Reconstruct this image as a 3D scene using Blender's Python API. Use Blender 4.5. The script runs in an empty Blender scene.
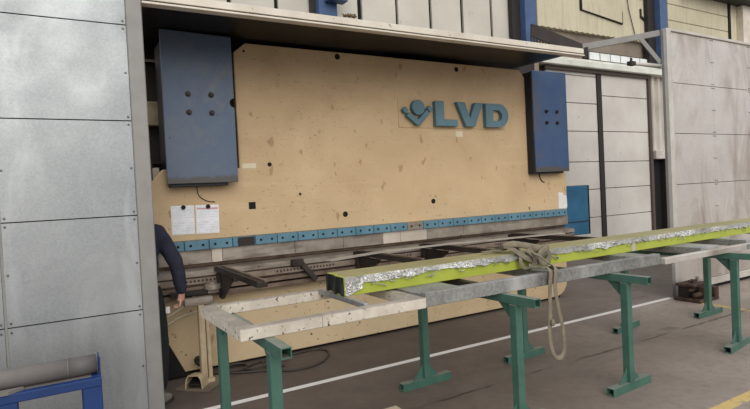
import bpy, bmesh, math, random
from mathutils import Vector, Matrix, noise
random.seed(7)
SC = bpy.context.scene
COL = SC.collection
ORG = {}

# ------------------------------------------------------------------ materials
def rgb(r, g, b):
    f = lambda c: ((c/255+0.055)/1.055)**2.4 if c > 10 else c/255/12.92
    return (f(r), f(g), f(b), 1)

class NT:
    def __init__(s, name):
        s.m = bpy.data.materials.new(name); s.m.use_nodes = True
        s.t = s.m.node_tree; s.b = s.t.nodes['Principled BSDF']
        s.co = s.n('ShaderNodeTexCoord').outputs['Object']
    def n(s, k, **kw):
        x = s.t.nodes.new(k)
        for a, v in kw.items(): setattr(x, a, v)
        return x
    def l(s, a, b): s.t.links.new(a, b)
    def mapped(s, sc):
        m = s.n('ShaderNodeMapping'); m.inputs['Scale'].default_value = sc
        s.l(s.co, m.inputs['Vector']); return m.outputs[0]
    def noise(s, scale=5, detail=4, rough=.55, sc=None, dist=0):
        x = s.n('ShaderNodeTexNoise'); x.inputs['Scale'].default_value = scale
        x.inputs['Detail'].default_value = detail; x.inputs['Roughness'].default_value = rough
        x.inputs['Distortion'].default_value = dist
        s.l(s.mapped(sc) if sc else s.co, x.inputs['Vector']); return x.outputs['Fac']
    def voro(s, scale, sc=None, out='Distance', feature='F1'):
        x = s.n('ShaderNodeTexVoronoi', feature=feature); x.inputs['Scale'].default_value = scale
        s.l(s.mapped(sc) if sc else s.co, x.inputs['Vector']); return x.outputs[out]
    def ramp(s, fac, lo, hi, a=0, b=1):
        x = s.n('ShaderNodeMapRange'); x.inputs[1].default_value = lo; x.inputs[2].default_value = hi
        x.inputs[3].default_value = a; x.inputs[4].default_value = b; s.l(fac, x.inputs[0]); return x.outputs[0]
    def mix(s, fac, a, b):
        x = s.n('ShaderNodeMix', data_type='RGBA')
        if hasattr(fac, 'links'): s.l(fac, x.inputs[0])
        else: x.inputs[0].default_value = fac
        for v, i in ((a, 6), (b, 7)):
            if hasattr(v, 'links'): s.l(v, x.inputs[i])
            else: x.inputs[i].default_value = v
        return x.outputs[2]
    def math(s, op, a, b=None, c=None):
        x = s.n('ShaderNodeMath', operation=op)
        for i, v in enumerate((a, b, c)):
            if v is None: continue
            if hasattr(v, 'links'): s.l(v, x.inputs[i])
            else: x.inputs[i].default_value = v
        return x.outputs[0]
    def xyz(s):
        x = s.n('ShaderNodeSeparateXYZ'); s.l(s.co, x.inputs[0]); return x.outputs
    def bump(s, h, strength=.2, dist=.01):
        x = s.n('ShaderNodeBump'); x.inputs['Strength'].default_value = strength
        x.inputs['Distance'].default_value = dist; s.l(h, x.inputs['Height']); s.l(x.outputs[0], s.b.inputs['Normal'])
    def fin(s, col, rough=.6, metal=0, spec=.5):
        for v, k in ((col, 'Base Color'), (rough, 'Roughness'), (metal, 'Metallic')):
            if hasattr(v, 'links'): s.l(v, s.b.inputs[k])
            else: s.b.inputs[k].default_value = v
        s.b.inputs['Specular IOR Level'].default_value = spec
        return s.m

def worn(name, base, dark, chip=None, rough=.6, metal=0, scale=3, chip_scale=14, chip_th=.68, spec=.4, streak=None, bump=0, lo=.35, hi=.7, dust=None):
    t = NT(name)
    c = t.mix(t.ramp(t.noise(scale, 5, .6), lo, hi), base, dark)
    if streak: c = t.mix(t.ramp(t.noise(4, 4, .6, sc=streak[1]), .5, .75, 0, .7), c, streak[0])
    if chip: c = t.mix(t.ramp(t.noise(chip_scale, 6, .62), chip_th, chip_th+.03), c, chip)
    if dust:
        # settled dust on whatever faces upward
        g = t.n('ShaderNodeNewGeometry'); sx = t.n('ShaderNodeSeparateXYZ'); t.l(g.outputs['True Normal'], sx.inputs[0])
        c = t.mix(t.math('MULTIPLY', t.math('GREATER_THAN', sx.outputs[2], .7), t.ramp(t.noise(8, 4), .2, .6, .45, .9)), c, dust)
    if bump: t.bump(t.noise(chip_scale, 4), bump, .004)
    return t.fin(c, rough, metal, spec)

def plain(name, c, rough=.6, metal=0, spec=.4):
    t = NT(name)
    d = tuple(v*.8 for v in c[:3])+(1,)
    return t.fin(t.mix(t.ramp(t.noise(6, 4), .3, .75), c, d), rough, metal, spec)

def galv(name, base, dark, metal=.75, rough=.42, spangle=90, stain=None, st=(.5, .75)):
    t = NT(name)
    sp = t.voro(spangle, out='Color')
    bw = t.n('ShaderNodeRGBToBW'); t.l(sp, bw.inputs[0])
    f = t.math('ADD', t.math('MULTIPLY', bw.outputs[0], .22), t.math('MULTIPLY', t.noise(1.6, 6, .65, dist=.6), .8))
    c = t.mix(t.ramp(f, .35, .75), base, dark)
    if stain: c = t.mix(t.ramp(t.noise(1.3, 5, .6, sc=(1.6, 1, .55), dist=.8), st[0], st[1], 0, .8), c, stain)
    t.bump(t.noise(2.0, 3, .5, dist=.4), .05, .02)
    r = t.ramp(t.noise(3, 5), .3, .7, rough-.08, rough+.12)
    return t.fin(c, r, metal, .4)

M = {}
M['galv'] = galv('galvanised_sheet', rgb(164, 167, 168), rgb(142, 146, 148), metal=.8, rough=.42, stain=rgb(182, 185, 186), st=(.5, .68))
M['galv_w'] = galv('galvanised_sheet_smoky', rgb(222, 216, 210), rgb(198, 190, 182), metal=.65, rough=.4, stain=rgb(166, 150, 138), st=(.48, .7))
M['galv_d'] = galv('galvanised_rail', rgb(168, 168, 164), rgb(104, 104, 102), metal=.55, rough=.5, spangle=60, stain=rgb(200, 200, 198), st=(.55, .75))
M['post'] = plain('post_grey', rgb(150, 147, 143), .55, .2)
M['post_l'] = worn('post_pale', rgb(205, 200, 192), rgb(180, 174, 166), rgb(120, 110, 100), .5, .2, chip_th=.72)
M['fascia'] = worn('fascia_pale', rgb(222, 214, 200), rgb(200, 190, 174), rgb(150, 135, 112), .55, .1, chip_scale=20, chip_th=.66)
M['canopy'] = worn('canopy_sheet_shaded', rgb(30, 28, 26), rgb(20, 19, 18), None, .42, .1, spec=.25)  # shade of the underside put into the near-black sheet colour
M['dark'] = plain('dark_steel', rgb(52, 48, 46), .6, .3)
M['black'] = plain('black_gap', rgb(18, 17, 17), .8)
M['screw'] = plain('screw_steel', rgb(110, 110, 112), .4, .8)
M['steel'] = worn('worn_steel', rgb(172, 162, 150), rgb(136, 126, 116), rgb(60, 48, 40), .45, .5, scale=5, chip_th=.66, streak=(rgb(80, 66, 56), (.5, 1, 3)))
M['steel_l'] = worn('clean_steel', rgb(214, 204, 190), rgb(192, 180, 166), None, .45, .4)
M['steel_b'] = worn('brown_steel', rgb(138, 120, 106), rgb(96, 80, 70), rgb(140, 130, 120), .5, .35, scale=7, chip_th=.7, streak=(rgb(45, 36, 32), (.4, 1, 6)))
M['arm'] = worn('arm_dark_steel', rgb(66, 58, 54), rgb(40, 36, 34), rgb(110, 100, 92), .5, .4, chip_th=.72)
M['strip'] = worn('pale_strip', rgb(196, 190, 180), rgb(168, 160, 150), None, .4, .4)
M['rust'] = worn('rusty_iron', rgb(96, 76, 66), rgb(58, 44, 38), rgb(140, 120, 108), .75, .3, scale=9, chip_th=.66, bump=.4)
M['rubber'] = plain('rubber', rgb(34, 31, 30), .6)
M['cable'] = plain('cable_sheath', rgb(66, 59, 55), .6)
M['grey_roll'] = worn('grey_roll', rgb(126, 120, 116), rgb(104, 99, 96), None, .7)
M['grey_tape'] = plain('grey_tape', rgb(96, 92, 90), .6)
M['blue_rack'] = worn('blue_rack_paint', rgb(28, 58, 112), rgb(20, 46, 92), None, .45)
M['blue_col'] = worn('blue_column_paint', rgb(74, 98, 136), rgb(58, 82, 118), None, .5)
M['clamp'] = worn('clamp_blue', rgb(100, 138, 154), rgb(80, 116, 134), rgb(48, 52, 56), .5, .1, scale=5, chip_scale=16, chip_th=.7)
M['logo'] = worn('logo_blue', rgb(98, 128, 140), rgb(86, 116, 128), None, .5)
M['cab'] = worn('cabinet_blue', rgb(56, 104, 136), rgb(44, 86, 116), None, .5)
M['green'] = worn('green_paint', rgb(74, 110, 96), rgb(58, 94, 82), rgb(150, 158, 148), .45, 0, scale=6, chip_scale=30, chip_th=.72, dust=rgb(126, 128, 118))
M['green_in'] = plain('tube_inside', rgb(26, 34, 30), .8)
M['white_frame'] = worn('chipped_white_paint', rgb(212, 204, 190), rgb(184, 174, 158), rgb(84, 74, 68), .6, .05, scale=7, chip_scale=38, chip_th=.615, streak=(rgb(160, 150, 138), (1, 1, .4)), dust=rgb(142, 132, 122))
M['yg'] = worn('yellow_green_paint', rgb(174, 184, 76), rgb(160, 170, 64), rgb(120, 128, 40), .4, 0, chip_scale=10, chip_th=.72)
M['olive'] = worn('dusty_olive_face', rgb(158, 150, 108), rgb(140, 132, 92), None, .6, 0, scale=2)
M['beam_end'] = worn('beam_end_dark', rgb(52, 56, 54), rgb(34, 36, 36), rgb(110, 114, 112), .5, .4, scale=20, chip_th=.66)
M['sling'] = worn('sling_webbing', rgb(132, 123, 104), rgb(104, 96, 82), None, .9, 0, scale=14, bump=.3)
M['paper'] = None
M['navy'] = worn('navy_sweater', rgb(44, 46, 62), rgb(32, 34, 48), None, .9, 0, scale=9, bump=.2)
M['trouser'] = worn('black_trousers', rgb(34, 33, 36), rgb(24, 23, 26), None, .85)
M['skin'] = plain('skin', rgb(205, 160, 138), .55)
M['hair'] = plain('hair_brown', rgb(58, 44, 36), .8)
M['shoe'] = worn('shoe_grey', rgb(150, 142, 132), rgb(118, 110, 102), None, .8)
M['sole'] = plain('shoe_sole', rgb(60, 56, 52), .8)
M['white'] = plain('white_label', rgb(232, 228, 222), .6)
M['label_tan'] = plain('pale_tag', rgb(220, 208, 182), .6)
M['beige'] = worn('beige_cladding', rgb(204, 196, 170), rgb(186, 178, 152), rgb(140, 130, 110), .7, 0, scale=.7, chip_scale=2.2, chip_th=.7, streak=(rgb(172, 162, 138), (2.5, 1, .25)))
M['panel_g'] = worn('grey_cladding', rgb(212, 206, 194), rgb(190, 184, 172), rgb(160, 150, 132), .6, .1, scale=.5, chip_scale=1.2, chip_th=.66)
M['taupe'] = worn('taupe_band', rgb(142, 130, 116), rgb(118, 106, 94), None, .7, scale=1)
M['rail_w'] = worn('white_rail', rgb(222, 222, 212), rgb(196, 196, 186), None, .5, scale=2)
M['glassy'] = plain('translucent_strip', rgb(236, 240, 236), .3)
M['corr'] = worn('pale_corrugated', rgb(206, 200, 190), rgb(178, 170, 160), None, .5, .2, scale=1)
M['brown_edge'] = plain('door_edge_brown', rgb(84, 72, 64), .6)
M['debris'] = plain('dry_leaf', rgb(110, 88, 56), .9)
M['hose'] = plain('hose_pale', rgb(208, 196, 172), .5)
M['tan_dk'] = worn('tan_bracket', rgb(186, 168, 138), rgb(150, 132, 106), rgb(90, 76, 62), .6, 0, scale=6, chip_th=.66)
M['plate_dk'] = worn('dusty_plate', rgb(128, 114, 98), rgb(96, 84, 72), None, .7)
M['wood'] = worn('pale_wood', rgb(206, 192, 170), rgb(176, 160, 138), None, .8, scale=9)
M['back_body'] = plain('machine_rear', rgb(58, 52, 46), .8)

def m_tan(name, base, dark, marks=()):
    t = NT(name)
    c = t.mix(t.ramp(t.noise(1.1, 6, .62, dist=.5), .38, .72), base, dark)
    c = t.mix(t.ramp(t.noise(2.5, 4, .6, sc=(.35, 1, 4.5)), .58, .72, 0, .45), c, rgb(206, 184, 148))       # wiped streaks
    c = t.mix(t.ramp(t.noise(9, 3, .5, sc=(1, 1, .5)), .69, .72, 0, .6), c, rgb(148, 118, 84))                   # brown spots
    z = t.xyz()[2]
    low = t.ramp(z, 1.55, 1.2)
    chips = t.ramp(t.noise(17, 5, .62, sc=(.8, 1, 1.3)), .655, .675)
    chipm = t.math('MULTIPLY', chips, t.math('ADD', .25, t.math('MULTIPLY', low, .75)))
    c = t.mix(chipm, c, rgb(82, 62, 50))
    f2 = t.math('MULTIPLY', t.ramp(t.noise(46, 4, .6, sc=(.7, 1, 1.5)), .665, .68), t.ramp(t.noise(1.4, 4, .6), .42, .58))
    c = t.mix(t.math('MULTIPLY', f2, .8), c, rgb(92, 70, 62))
    x, y, z = t.xyz()
    wob = t.math('MULTIPLY', t.math('SUBTRACT', t.noise(8, 3), .5), .05)
    def near(v, at, w): return t.math('LESS_THAN', t.math('ABSOLUTE', t.math('SUBTRACT', v, at)), w)
    zz = t.math('ADD', t.math('ADD', z, wob), t.math('MULTIPLY', x, .012))
    for (px, pz, lx, ww) in marks:
        m = t.math('MULTIPLY', near(zz, pz, ww), near(x, px, lx))
        c = t.mix(t.math('MULTIPLY', m, t.ramp(t.noise(22, 4, .6), .4, .55, 0, .75)), c, rgb(124, 92, 88))
    return t.fin(c, .58, 0, .35)
M['tan'] = m_tan('tan_machine_paint', rgb(204, 177, 140), rgb(186, 158, 122), [(3.4, 1.45, .42, .010), (3.42, 2.93, .05, .12), (3.55, 1.63, .25, .006), (4.3, 1.52, .5, .006)])
M['tan_bed'] = m_tan('tan_bed_paint', rgb(206, 184, 150), rgb(190, 166, 130))

def m_cover(a, b, smear):
    t = NT('cover_blue')
    c = t.mix(t.ramp(t.noise(2.2, 6, .65, dist=.8), .35, .7), a, b)
    c = t.mix(t.ramp(t.noise(2.6, 6, .7, dist=1.2), .5, .66, 0, .6), c, smear)
    z = t.xyz()[2]
    edge = t.math('ADD', z, t.math('MULTIPLY', t.noise(9, 4), -.12))
    c = t.mix(t.ramp(edge, 1.775, 1.745), c, rgb(84, 82, 80))
    c = t.mix(t.ramp(t.noise(16, 5, .6), .70, .73, 0, .7), c, rgb(44, 46, 54))
    return t.fin(c, .42, .15, .5)
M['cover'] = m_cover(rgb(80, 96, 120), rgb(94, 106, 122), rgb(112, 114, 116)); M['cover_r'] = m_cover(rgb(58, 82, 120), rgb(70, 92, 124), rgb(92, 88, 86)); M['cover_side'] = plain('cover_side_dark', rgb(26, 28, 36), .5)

def m_floor():
    t = NT('hall_floor')
    x, y, z = t.xyz()
    base = t.mix(t.ramp(t.noise(.9, 8, .65, dist=.6), .32, .7), rgb(168, 156, 146), rgb(142, 130, 121))
    base = t.mix(t.ramp(t.noise(14, 5, .6), .45, .75, 0, .35), base, rgb(92, 82, 76))
    # shading and stain beside the machine, painted into the floor colour
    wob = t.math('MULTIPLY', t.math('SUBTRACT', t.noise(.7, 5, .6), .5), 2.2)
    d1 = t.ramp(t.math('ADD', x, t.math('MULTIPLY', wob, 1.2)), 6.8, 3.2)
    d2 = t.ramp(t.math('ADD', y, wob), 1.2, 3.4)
    shade_stain = t.math('MULTIPLY', t.math('MULTIPLY', d1, d2), .85)
    base = t.mix(shade_stain, base, t.mix(t.ramp(t.noise(2.5, 6, .7), .3, .7), rgb(98, 86, 78), rgb(74, 64, 58)))
    ins = t.math('MULTIPLY', t.ramp(y, 4.26, 4.32), t.ramp(x, .3, .5))  # floor inside the enclosure: shade painted in as a darker tone
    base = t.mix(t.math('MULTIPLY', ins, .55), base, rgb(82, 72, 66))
    # dark drips and scuffs
    base = t.mix(t.ramp(t.noise(1.7, 6, .6, sc=(.35, 1.4, 1), dist=.5), .62, .68, 0, .45), base, rgb(62, 54, 50))
    crk = t.math('ABSOLUTE', t.math('SUBTRACT', t.math('ADD', y, t.math('MULTIPLY', t.math('SUBTRACT', t.noise(3, 5, .6), .5), .08)), 3.295))
    base = t.mix(t.math('MULTIPLY', t.ramp(crk, .022, .006), t.ramp(t.noise(2.2, 3), .40, .55, 0, .8)), base, rgb(50, 43, 39))
    def band(c, lo, hi): return t.math('MULTIPLY', t.math('GREATER_THAN', c, lo), t.math('LESS_THAN', c, hi))
    wear = t.ramp(t.noise(9, 6, .7), .36, .46)
    w = t.math('MULTIPLY', band(y, 4.205, 4.275), band(x, .55, 6.95))
    base = t.mix(t.math('MULTIPLY', w, t.ramp(t.noise(9, 6, .7), .3, .38, .45, 1)), base, rgb(232, 228, 224))
    yl = t.math('MULTIPLY', band(y, 1.97, 2.06), band(x, 2.0, 14))
    yl2 = t.math('MULTIPLY', band(x, 6.86, 6.95), band(y, 2.06, 3.82))
    yy = t.math('MAXIMUM', yl, yl2)
    base = t.mix(t.math('MULTIPLY', yy, t.math('MULTIPLY', wear, .8)), base, rgb(206, 178, 104))
    t.bump(t.noise(30, 5), .12, .004)
    return t.fin(base, t.ramp(t.noise(2, 5), .3, .7, .5, .75), 0, .35)
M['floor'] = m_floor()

def m_paper(name, red=False, seed=0, band=None):
    # printed form: rows of small grey marks; object coordinates, z upward
    t = NT(name)
    x, y, z = t.xyz()
    row = t.math('LESS_THAN', t.math('FRACT', t.math('MULTIPLY', z, 42)), .38)
    mk = t.ramp(t.noise(70, 2, .5, sc=(1, 1, .5)), .52, .56)
    f = t.math('MULTIPLY', t.math('MULTIPLY', row, mk), .24)
    c = t.mix(f, t.mix(t.ramp(t.noise(12, 4), .3, .7), rgb(240, 240, 242), rgb(218, 220, 226)), rgb(110, 112, 124))
    if red:
        c = t.mix(t.math('MULTIPLY', t.math('GREATER_THAN', z, .222), t.math('LESS_THAN', z, .236)), c, rgb(206, 150, 152))
    return t.fin(c, .25, 0, .5)
M['paper1'] = m_paper('printed_sheet'); M['paper2'] = m_paper('printed_sheet_red', True)

def m_film():
    t = NT('torn_silver_film')
    def ridge(scale, w, sc=None):
        n = t.noise(scale, 3, .55, dist=2.2, sc=sc)
        return t.ramp(t.math('ABSOLUTE', t.math('SUBTRACT', n, .5)), w, w*.35, 0, 1)
    base = t.mix(t.ramp(t.noise(7, 4), .35, .65), rgb(176, 174, 168), rgb(128, 126, 120))
    st = t.math('MAXIMUM', ridge(16, .045), ridge(34, .04, (.8, 1, 1.3)))
    patch = t.ramp(t.noise(3.5, 3), .42, .60)
    c = t.mix(t.math('MULTIPLY', st, patch), base, rgb(250, 248, 244))
    dk = t.math('MULTIPLY', t.ramp(t.noise(40, 4, .6, dist=1), .58, .64), patch)
    c = t.mix(t.math('MULTIPLY', dk, .45), c, rgb(100, 96, 90))
    t.bump(st, .5, .006)
    return t.fin(c, .35, .25, .5)
M['film'] = m_film()

def m_block():
    t = NT('door_panel_paint')
    c = t.mix(t.ramp(t.noise(.8, 6, .6), .35, .7), rgb(208, 203, 196), rgb(186, 180, 173))
    c = t.mix(t.ramp(t.noise(7, 5, .6), .67, .71, 0, .5), c, rgb(130, 122, 116))
    return t.fin(c, .65, 0, .3)
M['block'] = m_block()

def m_perf():
    t = NT('perforated_rail')
    x, y, z = t.xyz()
    fx = t.math('ABSOLUTE', t.math('SUBTRACT', t.math('FRACT', t.math('MULTIPLY', x, 28)), .5))
    fz = t.math('ABSOLUTE', t.math('SUBTRACT', z, .875))
    dot = t.math('MULTIPLY', t.math('LESS_THAN', fx, .24), t.math('LESS_THAN', fz, .010))
    seg = t.math('GREATER_THAN', t.math('FRACT', t.math('MULTIPLY', x, 1.05)), .3)
    c = t.mix(t.ramp(t.noise(6, 5), .35, .7), rgb(158, 142, 128), rgb(112, 98, 88))
    c = t.mix(t.math('MULTIPLY', dot, seg), c, rgb(52, 45, 41))
    return t.fin(c, .5, .4, .4)
M['perf'] = m_perf()

# ------------------------------------------------------------------ geometry
class MB:
    def __init__(s): s.bm = bmesh.new()
    def face(s, pts):
        return s.bm.faces.new([s.bm.verts.new(p) for p in pts])
    def box(s, x0, x1, y0, y1, z0, z1):
        v = [s.bm.verts.new((x, y, z)) for z in (z0, z1) for y in (y0, y1) for x in (x0, x1)]
        for f in ((0, 2, 3, 1), (4, 5, 7, 6), (0, 1, 5, 4), (2, 6, 7, 3), (0, 4, 6, 2), (1, 3, 7, 5)):
            s.bm.faces.new([v[i] for i in f])
        return s
    def prism(s, poly, axis, a, b):
        # poly in the two remaining axes (in x,y,z order); extruded from a to b
        def P(u, w, h): return (h, u, w) if axis == 'X' else (u, h, w) if axis == 'Y' else (u, w, h)
        A = [s.bm.verts.new(P(u, w, a)) for u, w in poly]; B = [s.bm.verts.new(P(u, w, b)) for u, w in poly]
        n = len(poly)
        s.bm.faces.new(A); s.bm.faces.new(B[::-1])
        for i in range(n): s.bm.faces.new((A[i], B[i], B[(i+1) % n], A[(i+1) % n]))
        return s
    def hollow(s, axis, a, b, c1, c2, w, h, t=.006):
        # square tube along axis from a to b; centre (c1,c2) in remaining axes, open ends
        def P(u, w_, q): return (q, u, w_) if axis == 'X' else (u, q, w_) if axis == 'Y' else (u, w_, q)
        rings = []
        for (q, k) in ((a, 0), (b, 0), (b, t), (a, t)):
            W = w/2-k; H = h/2-k
            rings.append([s.bm.verts.new(P(c1+sx*W, c2+sz*H, q)) for sx, sz in ((-1, -1), (1, -1), (1, 1), (-1, 1))])
        for r in range(4):
            A = rings[r]; B = rings[(r+1) % 4]
            for i in range(4): s.bm.faces.new((A[i], A[(i+1) % 4], B[(i+1) % 4], B[i]))
        return s
    def bar(s, p0, p1, w, h, up=(0, 0, 1)):
        p0 = Vector(p0); p1 = Vector(p1); d = (p1-p0).normalized(); u = Vector(up)
        r = d.cross(u).normalized(); u = r.cross(d).normalized()
        v = []
        for p in (p0, p1):
            for a, b in ((-1, -1), (1, -1), (1, 1), (-1, 1)): v.append(s.bm.verts.new(p+r*(a*w/2)+u*(b*h/2)))
        s.bm.faces.new(v[0:4][::-1]); s.bm.faces.new(v[4:8])
        for i in range(4): s.bm.faces.new((v[i], v[(i+1) % 4], v[4+(i+1) % 4], v[4+i]))
        return s
    def cyl(s, p0, p1, r0, r1=None, n=16):
        r1 = r0 if r1 is None else r1
        return s.tube([p0, p1], [r0, r1], n=n)
    def tube(s, path, r, n=8, flat=1.0, up=None, cap=True, closed=False):
        pts = [Vector(p) for p in path]; N = len(pts)
        rr = r if isinstance(r, (list, tuple)) else [r]*N
        rings = []; ref = Vector(up) if up else None
        prev = None
        for i, p in enumerate(pts):
            if closed: d = pts[(i+1) % N]-pts[i-1]
            else: d = pts[min(i+1, N-1)]-pts[max(i-1, 0)]
            d.normalize()
            if prev is None:
                a = ref if ref is not None else (Vector((0, 0, 1)) if abs(d.z) < .9 else Vector((1, 0, 0)))
                u = (a-d*a.dot(d)).normalized()
            else:
                a = prev if ref is None or abs(ref.dot(d)) > .95 else ref
                u = (a-d*a.dot(d)).normalized()
                if ref is not None and u.dot(prev) < 0: u = -u
            prev = u; w = d.cross(u)
            rings.append([s.bm.verts.new(p+(w*math.cos(2*math.pi*k/n)+u*math.sin(2*math.pi*k/n)*flat)*rr[i]) for k in range(n)])
        for i in range(N if closed else N-1):
            A = rings[i]; B = rings[(i+1) % N]
            for k in range(n): s.bm.faces.new((A[k], A[(k+1) % n], B[(k+1) % n], B[k]))
        if cap and not closed:
            s.bm.faces.new(rings[0][::-1]); s.bm.faces.new(rings[-1])
        return s
    def sphere(s, c, rx, ry=None, rz=None, u=16, v=10):
        ry = ry or rx; rz = rz or rx
        bmesh.ops.create_uvsphere(s.bm, u_segments=u, v_segments=v, radius=1, matrix=Matrix.Translation(Vector(c)) @ Matrix.Diagonal((rx, ry, rz, 1)))
        return s
    def mesh(s, name, off=(0, 0, 0), bevel=0, smooth=False, flip=True):
        bm = s.bm
        if flip: bmesh.ops.recalc_face_normals(bm, faces=bm.faces)
        if bevel:
            es = [e for e in bm.edges if len(e.link_faces) == 2 and e.calc_face_angle(0) > .6]
            bmesh.ops.bevel(bm, geom=es, offset=bevel, segments=1, affect='EDGES', clamp_overlap=True)
        bmesh.ops.translate(bm, verts=bm.verts, vec=-Vector(off))
        me = bpy.data.meshes.new(name); bm.to_mesh(me); bm.free()
        if smooth:
            for p in me.polygons: p.use_smooth = True
        return me
    def part(s, name, mat, parent, bevel=0, smooth=False, label=None):
        off = ORG[parent.name]
        me = s.mesh(name, off, bevel, smooth); me.materials.append(mat)
        o = bpy.data.objects.new(name, me); COL.objects.link(o); o.parent = parent
        ORG[o.name] = off
        if label: o['label'] = label
        return o
    def thing(s, name, mat, label, cat, base, group=None, kind=None, bevel=0, smooth=False):
        me = s.mesh(name, base, bevel, smooth); me.materials.append(mat)
        o = bpy.data.objects.new(name, me); COL.objects.link(o); o.location = base
        ORG[o.name] = base
        o['label'] = label; o['category'] = cat
        if group: o['group'] = group
        if kind: o['kind'] = kind
        return o
    def struct(s, name, mat, parent=None, bevel=0):
        if parent: return s.part(name, mat, parent, bevel)
        me = s.mesh(name, (0, 0, 0), bevel); me.materials.append(mat)
        o = bpy.data.objects.new(name, me); COL.objects.link(o); ORG[o.name] = (0, 0, 0)
        o['kind'] = 'structure'; return o

def thing(name, label, cat, base, group=None):
    o = bpy.data.objects.new(name, None); COL.objects.link(o); o.location = base
    o.empty_display_size = .1
    o['label'] = label; o['category'] = cat
    if group: o['group'] = group
    ORG[o.name] = base
    return o

def copy_tree(o, parent=None):
    c = o.copy(); COL.objects.link(c)
    if parent: c.parent = parent
    for ch in list(o.children): copy_tree(ch, c)
    return c

def circle(cx, cz, r, n=20, a0=0, a1=2*math.pi):
    return [(cx+r*math.cos(a0+(a1-a0)*i/n), cz+r*math.sin(a0+(a1-a0)*i/n)) for i in range(n)]

def smoothpath(pts, k=6):
    # Catmull-Rom
    P = [Vector(p) for p in pts]; out = []
    for i in range(len(P)-1):
        a = P[max(i-1, 0)]; b = P[i]; c = P[i+1]; d = P[min(i+2, len(P)-1)]
        for j in range(k):
            t = j/k
            out.append(.5*((2*b)+(c-a)*t+(2*a-5*b+4*c-d)*t*t+(3*b-a-3*c+d)*t**3))
    out.append(P[-1]); return out

# ------------------------------------------------------------------ setting
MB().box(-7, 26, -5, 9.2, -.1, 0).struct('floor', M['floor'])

wb = MB().box(-7, 26, 9.1, 9.3, 0, 10).struct('wall_back', M['taupe'])
# grey cladding boards left of the first tall column, with dark joints
MB().box(-7, 9.27, 9.07, 9.1, 3.2, 10).struct('joint_backing', M['black'], wb)
for x in [2.63-.83*4, 2.63-.83*3, 2.63-.83*2, 2.63-.83, 2.63, 3.46, 4.29, 5.15, 5.97, 6.80, 7.64, 8.47]:
    MB().box(x+.04, x+.80 if x < 8.4 else x+.68, 9.0, 9.07, 3.2, 10).struct('cladding_board', M['panel_g'], wb, .01)
# beige insulated cladding above the doors
def corr_edge(x0, x1, z0, z1, mat, name, y0=8.98, wave=.012, step=.05):
    pts = []
    x = x0
    while x < x1: pts.append((x, z0+wave*(1+math.sin(x/step*math.pi*.5)))); x += .045
    pts += [(x1, z0), (x1, z1), (x0, z1)]
    MB().prism(pts, 'Y', y0, 9.1).struct(name, mat, wb)
corr_edge(9.89, 14.46, 5.30, 6.42, M['beige'], 'cladding_sheet')
MB().box(9.89, 14.46, 8.98, 9.1, 6.43, 10).struct('cladding_sheet', M['beige'], wb)
for (za, zb) in ((4.6, 6.04), (6.055, 6.50), (6.515, 10)):
    MB().box(15.12, 18.30, 8.98, 9.1, za, zb).struct('cladding_sheet', M['beige'], wb, .01)
MB().box(18.3, 18.42, 8.95, 9.1, 4.6, 7).struct('dark_joint', M['black'], wb)
MB().box(18.42, 26, 9.0, 9.1, 4.6, 10).struct('cladding_sheet', M['beige'], wb)
MB().box(18.86, 19.35, 8.8, 9.0, 4.6, 6.9).struct('pale_post', M['fascia'], wb, .01)
MB().box(15.6, 26, 8.5, 8.97, 6.90, 7.3).struct('dark_beam', M['dark'], wb)
# vent flap standing proud of the cladding
MB().prism([(11.43, 5.86), (12.98, 5.70), (12.98, 6.0), (11.43, 6.08)], 'Y', 8.93, 8.98).struct('vent_flap', M['beige'], wb)
MB().prism([(11.38, 5.85), (13.02, 5.67), (13.02, 6.0), (12.96, 6.0), (12.96, 5.72), (11.44, 5.88), (11.44, 6.1), (11.38, 6.1)], 'Y', 8.94, 8.99).struct('vent_slot', M['black'], wb)
MB().box(13.8, 13.84, 8.94, 8.98, 5.95, 6.18).bar((13.82, 8.95, 5.97), (14.0, 8.95, 5.88), .04, .04).struct('bracket', M['dark'], wb)
MB().tube(smoothpath([(13.25, 8.95, 6.4), (13.3, 8.95, 6.1), (13.42, 8.95, 5.75), (13.55, 8.95, 5.4)]), .012, 6).struct('wire', M['dark'], wb)

def blue_column(n, x0, xm, x1, zb=0):
    t = MB().box(xm, x1, 8.7, 8.96, zb, 10).struct('trim_%d' % n, M['blue_col'], None, .01)
    MB().box(x0, xm, 8.86, 8.97, zb, 10).struct('column_web', M['dark'], t)
    return t
c1 = blue_column(1, 4.07, 4.15, 4.50)
MB().box(4.25, 4.62, 8.5, 8.7, 5.0, 5.6).struct('column_bracket', M['blue_col'], c1, .01)
c2 = blue_column(2, 8.96, 9.21, 9.55, 4.75)
MB().box(8.96, 9.42, 8.72, 8.96, 0, 4.75).struct('column_foot', M['dark'], c2)
MB().box(9.42, 9.56, 8.70, 8.96, 0, 4.75).struct('column_cladding', M['taupe'], c2)
blue_column(3, 13.98, 14.30, 14.62, 4.75)

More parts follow.
